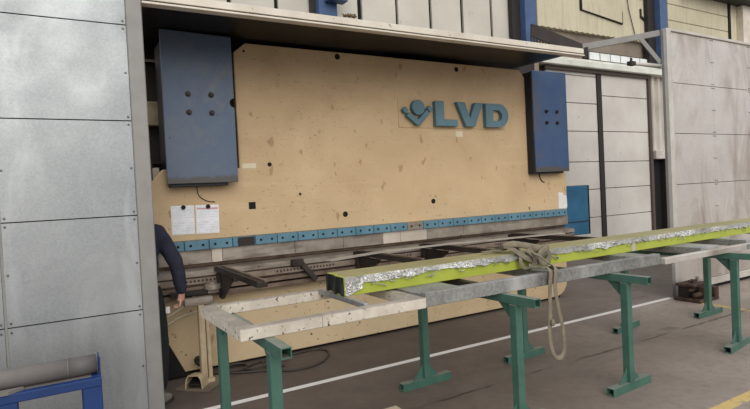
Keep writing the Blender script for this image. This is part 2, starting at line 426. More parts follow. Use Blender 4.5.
# sliding door
d1 = MB().box(9.9, 13.96, 8.96, 9.08, 0, 4.36).struct('door_1', M['brown_edge'])
for (x0, x1, zs) in ((10.0, 11.78, [0.02, .70, 1.40, 2.09, 2.84, 3.53, 4.20, 4.34]), (11.95, 13.86, [0.02, .70, 1.41, 2.08, 2.85, 3.75, 4.32])):
    for a, b in zip(zs[:-1], zs[1:]):
        MB().box(x0, x1, 8.90, 8.96, a+.008, b-.008).struct('door_panel', M['block'], d1, .006)
MB().box(11.78, 11.95, 8.87, 8.96, 0, 4.34).struct('door_stile', M['dark'], d1)
MB().box(13.86, 13.96, 8.84, 8.96, 0, 4.36).struct('door_stile', M['brown_edge'], d1)
MB().box(9.9, 13.96, 8.82, 8.90, 4.28, 4.36).struct('door_head', M['brown_edge'], d1)
MB().box(9.56, 16.5, 8.70, 8.95, 4.37, 4.51).struct('trim_4', M['rail_w'], None, .012)
w1 = MB().box(11.6, 16.0, 8.96, 9.08, 4.62, 4.86).struct('window_1', M['dark'])
for k in range(10):
    MB().box(11.63+k*.41, 12.00+k*.41, 8.93, 8.96, 4.65, 4.83).struct('window_pane', M['glassy'], w1)
MB().box(9.6, 16.0, 8.9, 9.1, 4.54, 4.62).struct('trim_5', M['rail_w'], None, .01)
# pale corrugated wall beside the door
wr = MB().box(13.96, 17.5, 9.0, 9.1, 0, 4.39).struct('wall_right', M['black'])
pts = []
x = 13.98
while x < 17.4:
    pts += [(x, 8.97), (x+.09, 8.97), (x+.13, 8.90), (x+.23, 8.90)]; x += .27
MB().prism(pts+[(x, 9.0), (13.98, 9.0)], 'Z', 2.35, 4.39).struct('corrugated_sheet', M['corr'], wr)
MB().box(13.97, 17.4, 8.75, 9.0, 2.12, 2.35).struct('ledge', M['post_l'], wr, .01)
MB().box(14.5, 14.62, 8.85, 9.0, 0, 2.12).struct('dark_post', M['dark'], wr)

# ------------------------------------------------------------------ guard enclosure
SCREW = None
def screw(p, parent):
    global SCREW
    if SCREW is None:
        b = MB().cyl((0, 0, 0), (0, -.006, 0), .008, .006, 8)
        SCREW = b.mesh('screw'); SCREW.materials.append(M['screw'])
    o = bpy.data.objects.new('screw', SCREW); COL.objects.link(o); o.parent = parent
    o.location = Vector(p)-Vector(ORG[parent.name])

def sheet(x0, x1, z0, z1, y, mat, parent, amp=.0012, screws=True, g=.004):
    nx, nz = 14, 10
    b = MB(); V = []
    for j in range(nz+1):
        for i in range(nx+1):
            u = i/nx; w = j/nz
            e = min(1, 2.2*min(u, 1-u, w, 1-w)); e = e*e*(3-2*e)
            x = x0+.0012+(x1-x0-.0024)*u; z = z0+g+(z1-z0-2*g)*w
            V.append(b.bm.verts.new((x, y-amp*e*(.2+noise.noise((x*2.1, z*2.3, y*7))), z)))
    for j in range(nz):
        for i in range(nx):
            k = j*(nx+1)+i; b.bm.faces.new((V[k], V[k+1], V[k+nx+2], V[k+nx+1]))
    geom = bmesh.ops.extrude_face_region(b.bm, geom=b.bm.faces[:])
    bmesh.ops.translate(b.bm, verts=[v for v in geom['geom'] if isinstance(v, bmesh.types.BMVert)], vec=(0, .012, 0))
    s = b.part('sheet', mat, parent, smooth=False)
    for p in s.data.polygons: p.use_smooth = True
    s.data.set_sharp_from_angle(angle=math.radians(35))
    if screws:
        for u in (.025, .975):
            for w in (.04, .5, .96): screw((x0+(x1-x0)*u, y-.002, z0+(z1-z0)*w), s)
    return s

# left guard
gl = thing('guard_wall', 'tall guard wall of blue-grey galvanised sheets at the left edge, with grey corner post', 'guard wall', (-.33, 4.24, 0))
zs = [.02, .835, 1.52, 2.20, 2.885, 3.565]
for (x0, x1) in ((-1.16, -.345), (-.33, .485)):
    for a, b in zip(zs[:-1], zs[1:]): sheet(x0, x1, a, b, 4.24, M['galv'], gl)
MB().box(-1.16, .486, 4.256, 4.30, 0, 3.57).part('backing_frame', M['dark'], gl)
MB().box(-.345, -.33, 4.246, 4.26, 0, 3.565).part('joint_strip', M['post'], gl)
MB().box(.486, .595, 4.225, 4.34, 0, 3.57).part('corner_post', M['post'], gl, .006)

# canopy roof between the guards
cn = thing('canopy', 'long pale-edged canopy roof over the press, dark underneath', 'canopy', (3, 4.24, 3.06))
def zc(x): return 3.052+.0035*(x-.595)
def sl(y0, y1, dz0, dz1, x0=.597, x1=5.40):
    b = MB()
    v = [b.bm.verts.new((x, y, zc(x)+dz)) for x in (x0, x1) for (y, dz) in ((y0, dz0), (y1, dz0), (y1, dz1), (y0, dz1))]
    for f in ((0, 1, 2, 3), (7, 6, 5, 4), (0, 4, 5, 1), (1, 5, 6, 2), (2, 6, 7, 3), (3, 7, 4, 0)): b.bm.faces.new([v[i] for i in f])
    return b
sl(4.225, 4.245, .03, .088).part('fascia', M['fascia'], cn, .003)
sl(4.24, 4.26, .016, .03).part('groove', M['black'], cn)
sl(4.215, 4.30, 0, .016).part('drip_flange', M['fascia'], cn, .002)
# wrinkled sheet
b = MB(); V = []
nx, ny = 60, 14
for j in range(ny+1):
    for i in range(nx+1):
        x = .597+(5.40-.597)*i/nx; y = 4.26+(6.6-4.26)*j/ny
        e = min(1, 5*min(j/ny, 1)) * (1 if i not in (0, nx) else .3)
        V.append(b.bm.verts.new((x, y, zc(x)+.062+.04*(y-4.26)+e*.022*noise.noise((x*1.1, y*2.4, 0)))))
for j in range(ny):
    for i in range(nx):
        k = j*(nx+1)+i; b.bm.faces.new((V[k], V[k+1], V[k+nx+2], V[k+nx+1]))
geom = bmesh.ops.extrude_face_region(b.bm, geom=b.bm.faces[:])
bmesh.ops.translate(b.bm, verts=[v for v in geom['geom'] if isinstance(v, bmesh.types.BMVert)], vec=(0, 0, .03))
b.part('roof_sheet', M['canopy'], cn, smooth=True)

# dark trapezoid deflector plate with a toothed foot on the canopy's free end
MB().prism([(4.585, 3.235), (4.597, 3.366), (4.68, 3.36), (5.43, 3.225), (5.42, 3.142), (4.9, 3.17)], 'Y', 4.262, 4.277).part('deflector_plate', M['arm'], cn)
for k in range(9):
    x = 4.585+k*.045
    MB().box(x, x+.022, 4.264, 4.276, 3.10, 3.24-.006*k).part('tooth', M['arm'], cn)
MB().prism([(5.40, 3.17), (5.50, 3.19), (5.47, 3.05), (5.41, 3.05)], 'Y', 4.24, 4.26).part('end_bracket', M['dark'], cn)

# leaf litter on the canopy edge
b = MB()
for k in range(34):
    x = 2.25+random.random()*.13; z = zc(x)+.10+random.random()*.02
    p = Vector((x, 4.232+random.random()*.01, z)); d = Vector((random.uniform(-1, 1), random.uniform(-.2, .2), random.uniform(-.15, .6))).normalized()*.02
    b.bar(p-d, p+d, .012, .003)
b.bm.verts.ensure_lookup_table()
lo = min(v.co.z-zc(v.co.x) for v in b.bm.verts)
bmesh.ops.translate(b.bm, verts=b.bm.verts, vec=(0, 0, .0885-lo))
b.thing('leaf_litter', M['debris'], 'small heap of dry brown leaf litter on the canopy edge', 'leaves', (2.31, 4.237, zc(2.31)+.0885), kind='stuff')

# right guard
gr = thing('guard_wall', 'tall guard wall of smoky dented galvanised sheets at the right, with pale post and braced top bar', 'guard wall', (7.06, 4.24, 0))
rz = [.15, .82, 1.50, 2.19, 2.87, 3.55]
for (x0, x1) in ((7.15, 8.17), (8.17, 9.19), (9.19, 10.2), (10.2, 11.2)):
    for a, b_ in zip(rz[:-1], rz[1:]): sheet(x0, x1, a, b_, 4.24, M['galv_w'], gr, .010)
MB().box(7.14, 11.2, 4.257, 4.30, .15, 3.55).part('backing_frame', M['dark'], gr)
MB().box(6.985, 7.05, 4.22, 4.262, 0, 3.56).part('post', M['post'], gr, .004)
MB().box(7.05, 7.148, 4.215, 4.30, 0, 3.58).part('post', M['post_l'], gr, .004, label='pale outer half of the post')
MB().box(7.148, 11.2, 4.215, 4.30, 3.55, 3.585).part('top_rail', M['post_l'], gr, .003)
MB().box(7.148, 11.2, 4.215, 4.30, .055, .148).part('bottom_rail', M['post_l'], gr, .003)
MB().box(7.2, 11.2, 4.26, 4.28, 0, .055).part('dark_gap_strip', M['black'], gr)  # black strip stands in for the dark gap under the bottom rail
MB().bar((5.43, 4.29, 3.185), (6.985, 4.29, 3.52), .05, .075).part('top_bar', M['post'], gr, .004)
MB().bar((6.55, 4.27, 3.41), (6.97, 4.27, 3.13), .012, .075).part('brace', M['post'], gr, .002)
MB().cyl((6.34, 4.28, 3.07), (6.99, 4.28, 3.085), .024, n=12).part('stub_pipe', M['post_l'], gr, smooth=True)
MB().box(6.32, 6.42, 4.25, 4.31, 3.045, 3.095).cyl((6.37, 4.28, 3.09), (6.37, 4.28, 3.14), .014).part('pipe_clamp', M['dark'], gr)

# ------------------------------------------------------------------ press brake
pb = thing('press_brake', 'huge tan press brake with blue cylinder covers and raised lettering, inside the enclosure', 'machine', (3.4, 5.6, 0))
RY = 5.2
ram = MB().prism([(.62, 1.235), (6.16, 1.235), (6.16, 1.72), (6.06, 1.86), (5.43, 1.86), (5.43, 3.02), (5.34, 3.12), (1.655, 3.12), (1.535, 3.02), (1.535, 1.9), (.83, 1.9), (.62, 1.66)], 'Y', RY, RY+.1).part('ram', M['tan'], pb, .006)
# bores and lifting holes: black discs let into the plate
def hole(x, z, r=.022, name='hole', par=None, y=RY, sq=False):
    b = MB()
    if sq: b.box(x-r, x+r, y-.004, y+.004, z-r, z+r)
    else: b.cyl((x, y-.003, z), (x, y+.004, z), r, n=14)
    return b.part(name, M['black'], par or ram)
for x, z, r in ((2.66, 3.07, .032), (4.28, 3.05, .03), (1.84, 1.93, .022), (2.66, 1.38, .03), (3.84, 1.46, .03), (1.64, 3.04, .012), (2.15, 1.62, .014)): hole(x, z, r)
hole(1.64, 1.53, .034, 'socket', sq=True)
MB().box(1.56, 1.70, RY-.003, RY+.002, 1.895, 1.945).part('label_plate', M['label_tan'], ram, label='small pale label plate')
MB().box(4.22, 4.33, RY-.003, RY+.002, 2.225, 2.295).part('label_plate', M['label_tan'], ram, label='small pale tag under the lettering')
MB().tube(smoothpath([(5.62, RY-.008, 1.80), (5.63, RY-.008, 1.70), (5.67, RY-.008, 1.64), (5.72, RY-.008, 1.62)]), .006, 6).part('wire', M['black'], ram)
MB().tube(smoothpath([(1.12, RY-.006, 1.77), (1.13, RY-.006, 1.66), (1.20, RY-.006, 1.6), (1.28, RY-.006, 1.585)]), .004, 6).part('wire', M['black'], ram)

# lettering: backing plate, emblem, three letters
LY = RY-.028
lp = MB().box(3.40, 5.04, RY-.008, RY, 2.325, 2.655).part('logo_plate', m_tan('logo_plate_paint', rgb(198, 172, 134), rgb(182, 152, 114)), pb, .003)
def letter(poly, name, lab=None): return MB().prism(poly, 'Y', RY-.07, RY-.008).part(name, M['logo'], lp, .004, label=lab)
letter(circle(3.645, 2.555, .088, 28), 'emblem_head', 'round blue head of the emblem')
arm_r = [(3.635, 2.35), (3.80, 2.515), (3.76, 2.565), (3.635, 2.43)]
letter([(3.475, 2.455), (3.515, 2.495), (3.637, 2.415), (3.76, 2.535), (3.80, 2.49), (3.66, 2.35), (3.615, 2.35)], 'emblem_arms')
letter([(3.425, 2.52), (3.470, 2.475), (3.510, 2.515), (3.465, 2.56)], 'emblem_hand')
letter([(3.768, 2.545), (3.808, 2.50), (3.85, 2.54), (3.81, 2.585)], 'emblem_hand')
letter([(3.885, 2.345), (4.215, 2.345), (4.215, 2.425), (4.015, 2.425), (4.015, 2.64), (3.885, 2.64)], 'letter', 'raised blue letter L')
letter([(4.345, 2.345), (4.485, 2.345), (4.625, 2.64), (4.495, 2.64), (4.415, 2.45), (4.335, 2.64), (4.205, 2.64)], 'letter', 'raised blue letter V')
# D with an opening
b = MB()
out = [(4.665, 2.345), (4.665, 2.64)] + [(4.88+.165*math.sin(a), 2.4925+.1475*math.cos(a)) for a in [math.pi*i/16 for i in range(17)]]
inn = [(4.785, 2.425), (4.785, 2.56)] + [(4.865+.072*math.sin(a), 2.4925+.0675*math.cos(a)) for a in [math.pi*i/16 for i in range(17)]]
n = len(out)
def ring(ps, y): return [b.bm.verts.new((u, y, w)) for u, w in ps]
of, ib, ob, inb = ring(out, RY-.07), ring(inn, RY-.07), ring(out, RY-.008), ring(inn, RY-.008)
for i in range(n):
    j = (i+1) % n
    b.bm.faces.new((of[i], of[j], ib[j], ib[i])); b.bm.faces.new((ob[i], inb[i], inb[j], ob[j]))
    b.bm.faces.new((of[i], ob[i], ob[j], of[j])); b.bm.faces.new((ib[i], ib[j], inb[j], inb[i]))
b.part('letter', M['logo'], lp, label='raised blue letter D')

# blue cylinder covers
def cover(poly, lab, bolts, mat):
    c = MB().prism(poly, 'Y', 5.06, 5.085).part('cylinder_cover', mat, pb, .004, label=lab)
    xa = min(p[0] for p in poly); xb = max(p[0] for p in poly)
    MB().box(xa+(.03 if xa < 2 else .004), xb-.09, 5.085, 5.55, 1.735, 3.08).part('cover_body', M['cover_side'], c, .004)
    for x, z in bolts:
        MB().cyl((x, 5.062, z), (x, 5.052, z), .026, n=14).cyl((x, 5.052, z), (x, 5.03, z), .016, n=6).part('bolt', M['arm'], c)
    return c
notch = [(1.478+.042*math.cos(a), 2.505+.042*math.sin(a)) for a in [math.pi*1.5-math.pi*i/10 for i in range(11)]]
c_l = cover([(.842, 1.762), (1.476, 1.762)] + notch + [(1.478, 3.122), (.845, 3.135)], 'left blue cylinder cover with a round notch', [(1.06, 2.57), (1.265, 2.57), (1.06, 2.405), (1.265, 2.405)], M['cover'])
cover([(5.435, 1.757), (6.07, 1.757), (6.07, 3.10), (5.42, 3.092)], 'right blue cylinder cover', [(5.66, 2.56), (5.86, 2.56), (5.66, 2.41), (5.86, 2.41)], M['cover_r'])

# clamp row
k = 0; x = .745
while x < 6.05:
    x1 = min(x+.2223, 6.14)
    mat = M['steel'] if k == 12 else M['clamp']
    c = MB().box(x+.003, x1-.003, 5.135, 5.25, 1.148, 1.235).part('clamp', mat, pb, .004, label='bare grey clamp' if k == 12 else None)
    for u in (.25, .75): hole(x+(x1-x)*u, 1.192, .012, 'hole', c, 5.135)
    if k == 3:
        MB().box(x+.05, x+.21, 5.127, 5.135, 1.152, 1.232).part('stop_plate', M['dark'], c)
    x = x1; k += 1
# upper tool segments
xs = [.745, 1.215, 1.315, 2.05, 2.6, 3.10, 3.33, 3.70, 4.25, 4.9, 5.45, 6.12]
for a, b_ in zip(xs[:-1], xs[1:]):
    m = M['steel_l'] if (abs(a-1.215) < .01 or abs(a-3.10) < .01 or abs(a-3.33) < .01) else M['steel']
    MB().prism([(5.165, 1.02), (5.25, 1.02), (5.25, 1.148), (5.165, 1.148)], 'X', a+.0015, b_-.0015).part('upper_tool', m, pb, .002, label='pale clean upper tool block' if m is M['steel_l'] else None)
MB().prism([(5.19, 1.02), (5.25, 1.02), (5.235, .985), (5.215, .985)], 'X', .75, 6.10).part('punch_edge', M['steel_b'], pb)
# bed, die, rails
MB().prism([(.62, .03), (5.86, .03), (5.95, .045), (6.03, .09), (6.08, .16), (6.10, .26), (6.10, .72), (.62, .72)], 'Y', RY, RY+.5).part('bed', M['tan_bed'], pb, .006)
MB().box(.7, 6.0, RY+.06, RY+1.4, 0, .03).part('base_plate', M['black'], pb)  # black slab stands in for the shadow gap under the bed
MB().prism([(5.06, .915), (5.36, .915), (5.36, .965), (5.23, .98), (5.225, .97), (5.22, .98), (5.06, .965)], 'X', .7, 6.12).part('die', M['steel'], pb, .002)
MB().box(.68, 6.12, 5.10, 5.5, .90, .915).part('die_shim', M['steel_b'], pb)
MB().box(.68, 6.12, 5.06, 5.5, .845, .90).part('perforated_rail', M['perf'], pb, .003)
MB().box(.68, 6.12, 5.11, 5.5, .825, .845).part('slide_groove', M['steel_b'], pb)
MB().box(.68, 6.12, 5.05, 5.5, .785, .825).part('slide_rail', M['steel_b'], pb, .003)
MB().box(.68, 6.12, 5.12, 5.5, .765, .785).part('slide_groove', M['black'], pb)
MB().box(.68, 6.12, 5.07, 5.5, .72, .765).part('slide_rail', M['steel_b'], pb, .003)
# rear structure
MB().box(1.0, 5.9, RY+.12, 6.5, .72, 3.04).part('rear_frame', M['back_body'], pb)
MB().box(.62, .76, RY+.12, 7.2, 0, 2.0).part('side_frame', M['back_body'], pb)
MB().box(5.80, 5.95, RY+.52, 7.2, 0, 2.0).part('side_frame', M['back_body'], pb)
MB().box(.72, 1.0, 5.8, 6.2, 2.38, 2.62).part('junction_box', M['tan_dk'], pb, .006, label='tan junction box beside the left cover')
MB().box(.70, .95, 5.9, 6.9, 2.0, 3.0).part('side_panel', M['back_body'], pb)
MB().box(.76, 5.6, 6.5, 6.53, 2.0, 3.185).part('added_gap_sheet', M['back_body'], pb)  # added dark sheet, closes the bright gap behind the press
# blue cabinet at the right end
cb = MB().box(6.10, 6.735, 5.3, 5.75, .83, 1.545).part('side_cabinet', M['cab'], pb, .006, label='blue cabinet on the right end of the machine')
MB().box(6.11, 6.715, 5.292, 5.3, 1.02, 1.03).part('seam', M['dark'], cb)
MB().box(6.735, 6.76, 5.3, 5.75, .83, 1.55).part('edge_strip', M['black'], cb)
# sheet support arms (on the slide rail, pointing to the front)
def sarm(x, y0, z=.99, lab=None, gus=True):
    a = MB().box(x-.045, x+.04, y0, 5.06, z-.048, z-.012).part('support_arm', M['arm'], pb, .003, label=lab)
    MB().box(x-.045, x-.035, y0, 5.0, z-.012, z).part('arm_lip', M['arm'], a)
    MB().box(x+.015, x+.04, y0, 5.0, z-.012, z).part('arm_lip', M['steel_b'], a)
    if gus: MB().prism([(5.05, .70), (5.05, .935), (4.58, .935), (4.62, .90), (4.95, .70)], 'X', x-.012, x+.012).part('gusset', M['arm'], a)
    MB().box(x-.03, x+.05, 4.98, 5.05, .74, .93).part('arm_bracket', M['arm'], a, .003)
sarm(1.245, 3.80, 1.0)
sarm(2.70, 3.88, 1.0)
sarm(3.55, 3.84, 1.0)
sarm(4.92, 3.80, 1.0)
MB().bar((2.03, 5.03, .965), (2.19, 5.0, .75), .05, .04, (0, 1, 0)).box(1.95, 2.07, 5.0, 5.06, .91, .975).part('stop_bracket', M['arm'], pb, .003)
# odds and ends at the left end of the bed
MB().cyl((1.17, 4.99, .80), (1.17, 4.99, .845), .075, n=24).cyl((1.17, 4.99, .845), (1.17, 4.99, .86), .04, n=20).box(1.12, 1.22, 4.98, 5.08, .76, .80).part('hand_wheel', M['steel'], pb, .003)
MB().box(.80, 1.12, 4.98, 5.06, .76, .80).part('tool_rest', M['dark'], pb, .004)
MB().prism([(.70, .02), (.93, .02), (.78, .34), (.70, .36)], 'Y', 5.13, 5.2).part('foot_wedge', M['black'], pb)
MB().cyl((1.045, 5.2, .12), (1.045, 5.13, .12), .04, n=16).cyl((1.045, 5.13, .12), (1.045, 5.10, .12), .022, n=12).part('knob', M['rubber'], pb)

# pale strip lying on the arms
b = MB()
P = smoothpath([(2.06, 4.42, 1.004), (2.7, 4.60, 1.004), (3.55, 4.63, 1.004), (4.4, 4.52, 1.004), (4.92, 4.45, 1.004), (5.12, 4.40, 1.004)], 8)
for i in range(len(P)-1):
    pass
vs = []
for i, p in enumerate(P):
    d = (P[min(i+1, len(P)-1)]-P[max(i-1, 0)]).normalized(); w = Vector((-d.y, d.x, 0))*.045
    vs.append([b.bm.verts.new(q) for q in (p-w-Vector((0, 0, .004)), p+w-Vector((0, 0, .004)), p+w+Vector((0, 0, .006)), p-w+Vector((0, 0, .006)))])
for A, B in zip(vs[:-1], vs[1:]):
    for i in range(4): b.bm.faces.new((A[i], A[(i+1) % 4], B[(i+1) % 4], B[i]))
b.bm.faces.new(vs[0]); b.bm.faces.new(vs[-1][::-1])
b.thing('metal_strip', M['strip'], 'long thin pale metal strip lying across the support arms of the press', 'metal strip', (3.55, 4.63, 1.0))

# documents on the ram
def doc(x0, x1, z0, z1, mat, lab, tilt=0):
    t = thing('document', lab, 'paper', (x0, RY-.001, z0), 'documents in clear sleeves on the tan plate')
    o = MB().box(x0, x1, RY-.0035, RY-.001, z0, z1).part('page', mat, t)
    MB().box(x0-.012, x0, RY-.003, RY-.001, z0-.006, z1).box(x1, x1+.008, RY-.003, RY-.001, z0-.006, z1).box(x0, x1, RY-.003, RY-.001, z0-.006, z0).part('sleeve_edge', M['white'], t)
    MB().cyl(((x0+x1)/2+.005, RY-.0035, z1-.015), ((x0+x1)/2+.005, RY-.016, z1-.015), .02, n=14).part('magnet', M['black'], t)
    t.rotation_euler = (0, tilt, 0)
doc(.888, 1.075, 1.305, 1.565, M['paper1'], 'left printed sheet in a clear sleeve under the left blue cover, next to the person', .01)
doc(1.105, 1.30, 1.30, 1.562, M['paper2'], 'right printed sheet in a clear sleeve, red line along its top', .02)
b = MB().prism([(5.985, 1.245), (6.14, 1.24), (6.155, 1.27), (6.15, 1.42), (6.09, 1.43), (6.08, 1.465), (5.985, 1.47)], 'Y', RY-.004, RY-.0005)
b.thing('paper_note', M['white'], 'torn blank white paper stuck at the lower right corner of the tan plate', 'paper', (6.06, RY-.002, 1.24))

# ------------------------------------------------------------------ foot pedal stand
fp = thing('pedal_stand', 'tan foot pedal with hood and upright post on a base plate, by the bed', 'foot pedal', (.98, 4.76, 0))
b = MB().prism([(.77, 4.83), (1.0, 4.60), (1.24, 4.90), (1.0, 5.06)], 'Z', 0, .018); b.part('base_plate', M['plate_dk'], fp, .003)
b = MB().prism([(.99, 4.80), (1.04, 4.80), (1.04, 4.87), (.99, 4.87)], 'Z', .018, .70); b.part('post', M['tan_dk'], fp, .004)
b = MB().box(1.055, 1.09, 4.84, 4.88, .018, .70); b.part('post', M['tan_dk'], fp, .003)
MB().box(.88, 1.12, 4.80, 4.88, .70, .765).part('top_bar', M['steel'], fp, .004)
MB().box(.98, 1.10, 4.80, 4.90, .018, .05).part('post_foot', M['tan_dk'], fp, .003)
# hood: open arch facing the front left
ax = Vector((-.55, -.83, 0)).normalized(); rt = Vector((.83, -.55, 0)).normalized(); o0 = Vector((.945, 4.79, .018))
b = MB()
prof_o = [(-.078, 0), (-.068, .08), (-.045, .115), (.045, .115), (.068, .08), (.078, 0)]
prof_i = [(-.068, 0), (-.059, .072), (-.04, .105), (.04, .105), (.059, .072), (.068, 0)]
R_ = []
for t_, s_ in ((0.085, 1), (-.06, .82)):
    R_.append([b.bm.verts.new(o0+ax*t_+rt*u+Vector((0, 0, w*s_))) for u, w in prof_o])
    R_.append([b.bm.verts.new(o0+ax*t_+rt*u+Vector((0, 0, w*s_))) for u, w in prof_i])
for A, B in ((R_[0], R_[2]), (R_[1], R_[3]), (R_[0], R_[1]), (R_[2], R_[3])):
    for i in range(5): b.bm.faces.new((A[i], A[i+1], B[i+1], B[i]))
b.part('hood', M['tan_dk'], fp, .002)
MB().bar(o0+ax*.08+Vector((0, 0, .03)), o0-ax*.05+Vector((0, 0, .05)), .10, .02).part('treadle', M['rubber'], fp, .002)
MB().bar(o0-ax*.058+Vector((0, 0, .0)), o0-ax*.058+Vector((0, 0, .09)), .13, .01, ax).part('back_plate', M['dark'], fp)

# hoses and cables
b = MB()
b.tube(smoothpath([(.66, 5.08, .56), (.80, 5.05, .60), (.93, 5.03, .68), (1.0, 5.04, .74), (1.03, 5.06, .77)]), .008, 6)
b.thing('hose', M['hose'], 'upper thin pale hose rising steeply in front of the bed beside the person', 'hose', (.8, 5.05, .6), smooth=True)
b = MB()
b.tube(smoothpath([(.66, 5.11, .48), (.78, 5.08, .52), (.90, 5.07, .575), (1.05, 5.08, .60), (1.15, 5.11, .585), (1.16, 5.19, .56)]), .008, 6)
b.thing('hose', M['hose'], 'lower thin pale hose lying nearly level in front of the bed beside the person', 'hose', (.8, 5.08, .5), smooth=True)
def coil(cx, cy, rx, ry, turns, r=.011, a0=0, seed=0):
    pts = []
    n = int(turns*22)
    for i in range(n+1):
        a = a0+2*math.pi*turns*i/n; k = 1+.10*math.sin(2.3*a/turns+seed)-.05*i/n
        pts.append((cx+rx*k*math.cos(a), cy+ry*k*math.sin(a), r+.0+.010*(i/n)*turns+.004*math.sin(5*a)*0))
    return pts
pts = [(1.02, 5.12, .13), (1.08, 5.06, .05), (1.14, 5.05, .012), (1.24, 4.99, .011), (1.38, 4.90, .011), (1.55, 4.82, .011), (1.78, 4.66, .011), (2.02, 4.68, .011), (2.20, 4.84, .011), (2.28, 5.02, .011), (2.20, 5.14, .011), (1.95, 5.14, .011), (1.72, 5.13, .011), (1.52, 5.08, .011), (1.42, 4.98, .011), (1.50, 4.90, .03), (1.68, 4.92, .034), (1.82, 5.0, .034), (1.9, 5.10, .034), (1.78, 5.12, .034), (1.6, 5.0, .034), (1.62, 4.86, .034), (1.75, 4.84, .012)]
MB().tube(smoothpath(pts, 6), .011, 6).thing('cable', M['cable'], 'long black cable snaking in wide loops on the floor under the white frame', 'cable', (1.7, 4.9, 0), smooth=True)
MB().tube(smoothpath(coil(1.36, 5.04, .11, .10, 2.6), 2), .010, 6).thing('cable', M['cable'], 'small tight coil of black cable on the floor nearest the pedal post', 'cable', (1.36, 5.04, 0), smooth=True)

# ------------------------------------------------------------------ trestles
def make_trestle():
    t = thing('trestle', '', 'trestle', (0, 3.2, 0), 'green trestles under the table frames')
    cap = MB().hollow('Y', 2.48, 3.88, 0, .851, .056, .056).part('cap_tube', M['green'], t)
    MB().box(-.024, .024, 2.56, 2.565, .826, .874).part('tube_plug', M['green_in'], cap)
    for y, s in ((2.67, 1), (3.70, -1)):
        MB().box(-.03, .03, y-.03, y+.03, .06, .82).part('leg', M['green'], t, .003)
        f = MB().hollow('X', -.245, .245, y, .03, .06, .06).part('foot', M['green'], t)
        for e in (-.2, .2): MB().box(e, e+.004, y-.024, y+.024, .006, .054).part('tube_plug', M['green_in'], f)
        for q in (-1, 1):
            MB().prism([(q*.03, .06), (q*.13, .06), (q*.03, .165)], 'Y', y-.005, y+.005).part('foot_gusset', M['green'], t)
        MB().prism([(y+s*.03, .82), (y+s*.15, .82), (y+s*.03, .70)], 'X', -.005, .005).part('top_gusset', M['green'], t)
    return t
tr0 = make_trestle()
spots = [(.90, 3.17, 0, 'green trestle carrying the white frame end nearest the pedal, cut off by the bottom edge'),
         (2.54, 3.14, math.radians(1.5), 'green trestle at the joint of the white and galvanised frames, left of the sling'),
         (3.665, 3.13, math.radians(3), 'green trestle just right of the hanging sling'),
         (5.245, 3.155, math.radians(9), 'green trestle beside the rusty iron lump, under the narrow rail'),
         (6.37, 2.94, 0, 'green trestle furthest to the right, near the smoky guard wall')]
for i, (x, y, a, lab) in enumerate(spots):
    t = tr0 if i == 0 else copy_tree(tr0)
    t.location = (x, y, 0); t.rotation_euler.z = a; t['label'] = lab

# ------------------------------------------------------------------ table frames
f1 = thing('table_frame', 'low open rectangular frame with chipped white paint on the nearest trestles', 'table frame', (.75, 2.68, .88))
MB().box(.75, 1.895, 2.685, 2.75, .88, .945).part('front_rail', M['white_frame'], f1, .004)
MB().box(.725, 1.895, 3.40, 3.46, .88, .945).part('back_rail', M['white_frame'], f1, .004)
MB().prism([(.75, 2.75), (.83, 2.75), (.81, 3.40), (.725, 3.40)], 'Z', .88, .946).part('end_rail', M['white_frame'], f1, .004)
MB().box(1.50, 1.53, 2.75, 3.40, .925, .955).part('cross_bar', M['galv_d'], f1, .002)
MB().box(1.84, 1.895, 2.75, 3.40, .88, .945).part('end_rail', M['white_frame'], f1, .004)
MB().box(1.20, 1.2025, 2.683, 2.752, .8802, .9465).part('weld_seam', M['steel'], f1)

f2 = thing('table_frame', 'deep galvanised steel frame behind the hanging sling, between the white and the narrow frame', 'table frame', (1.9, 2.7, .88))
MB().box(1.905, 4.31, 2.705, 2.76, .88, .968).part('front_rail', M['galv_d'], f2, .003)
MB().box(1.905, 4.31, 3.44, 3.49, .88, .95).part('back_rail', M['galv_d'], f2, .003)
MB().box(1.91, 2.25, 2.76, 3.44, .90, .955).part('cross_channel', M['galv_d'], f2, .003)
MB().box(3.05, 3.15, 2.76, 3.44, .89, .955).part('cross_channel', M['galv_d'], f2, .003)
MB().box(4.10, 4.31, 2.76, 3.44, .90, .955).part('cross_channel', M['galv_d'], f2, .003)
MB().box(2.42, 2.47, 2.76, 3.44, .89, .945).part('cross_bar', M['arm'], f2)

f3 = thing('table_frame', 'narrow pale galvanised frame at the right end of the table row', 'table frame', (4.31, 2.65, .88))
MB().box(4.315, 8.2, 2.66, 2.72, .88, .93).part('front_rail', M['galv_w'], f3, .003)
MB().box(4.315, 8.2, 3.42, 3.47, .88, .93).part('back_rail', M['galv_d'], f3, .003)
for x0, x1 in ((4.95, 5.25), (5.75, 5.85), (7.0, 7.3), (8.1, 8.2)):
    MB().box(x0, x1, 2.72, 3.42, .89, .955).part('cross_channel', M['galv_d'], f3, .003)
MB().box(5.62, 5.80, 2.654, 2.66, .882, .928).part('end_plate', M['galv_d'], f3)
MB().cyl((5.71, 2.655, .905), (5.71, 2.65, .905), .017, n=14).part('bolt_hole', M['black'], f3)

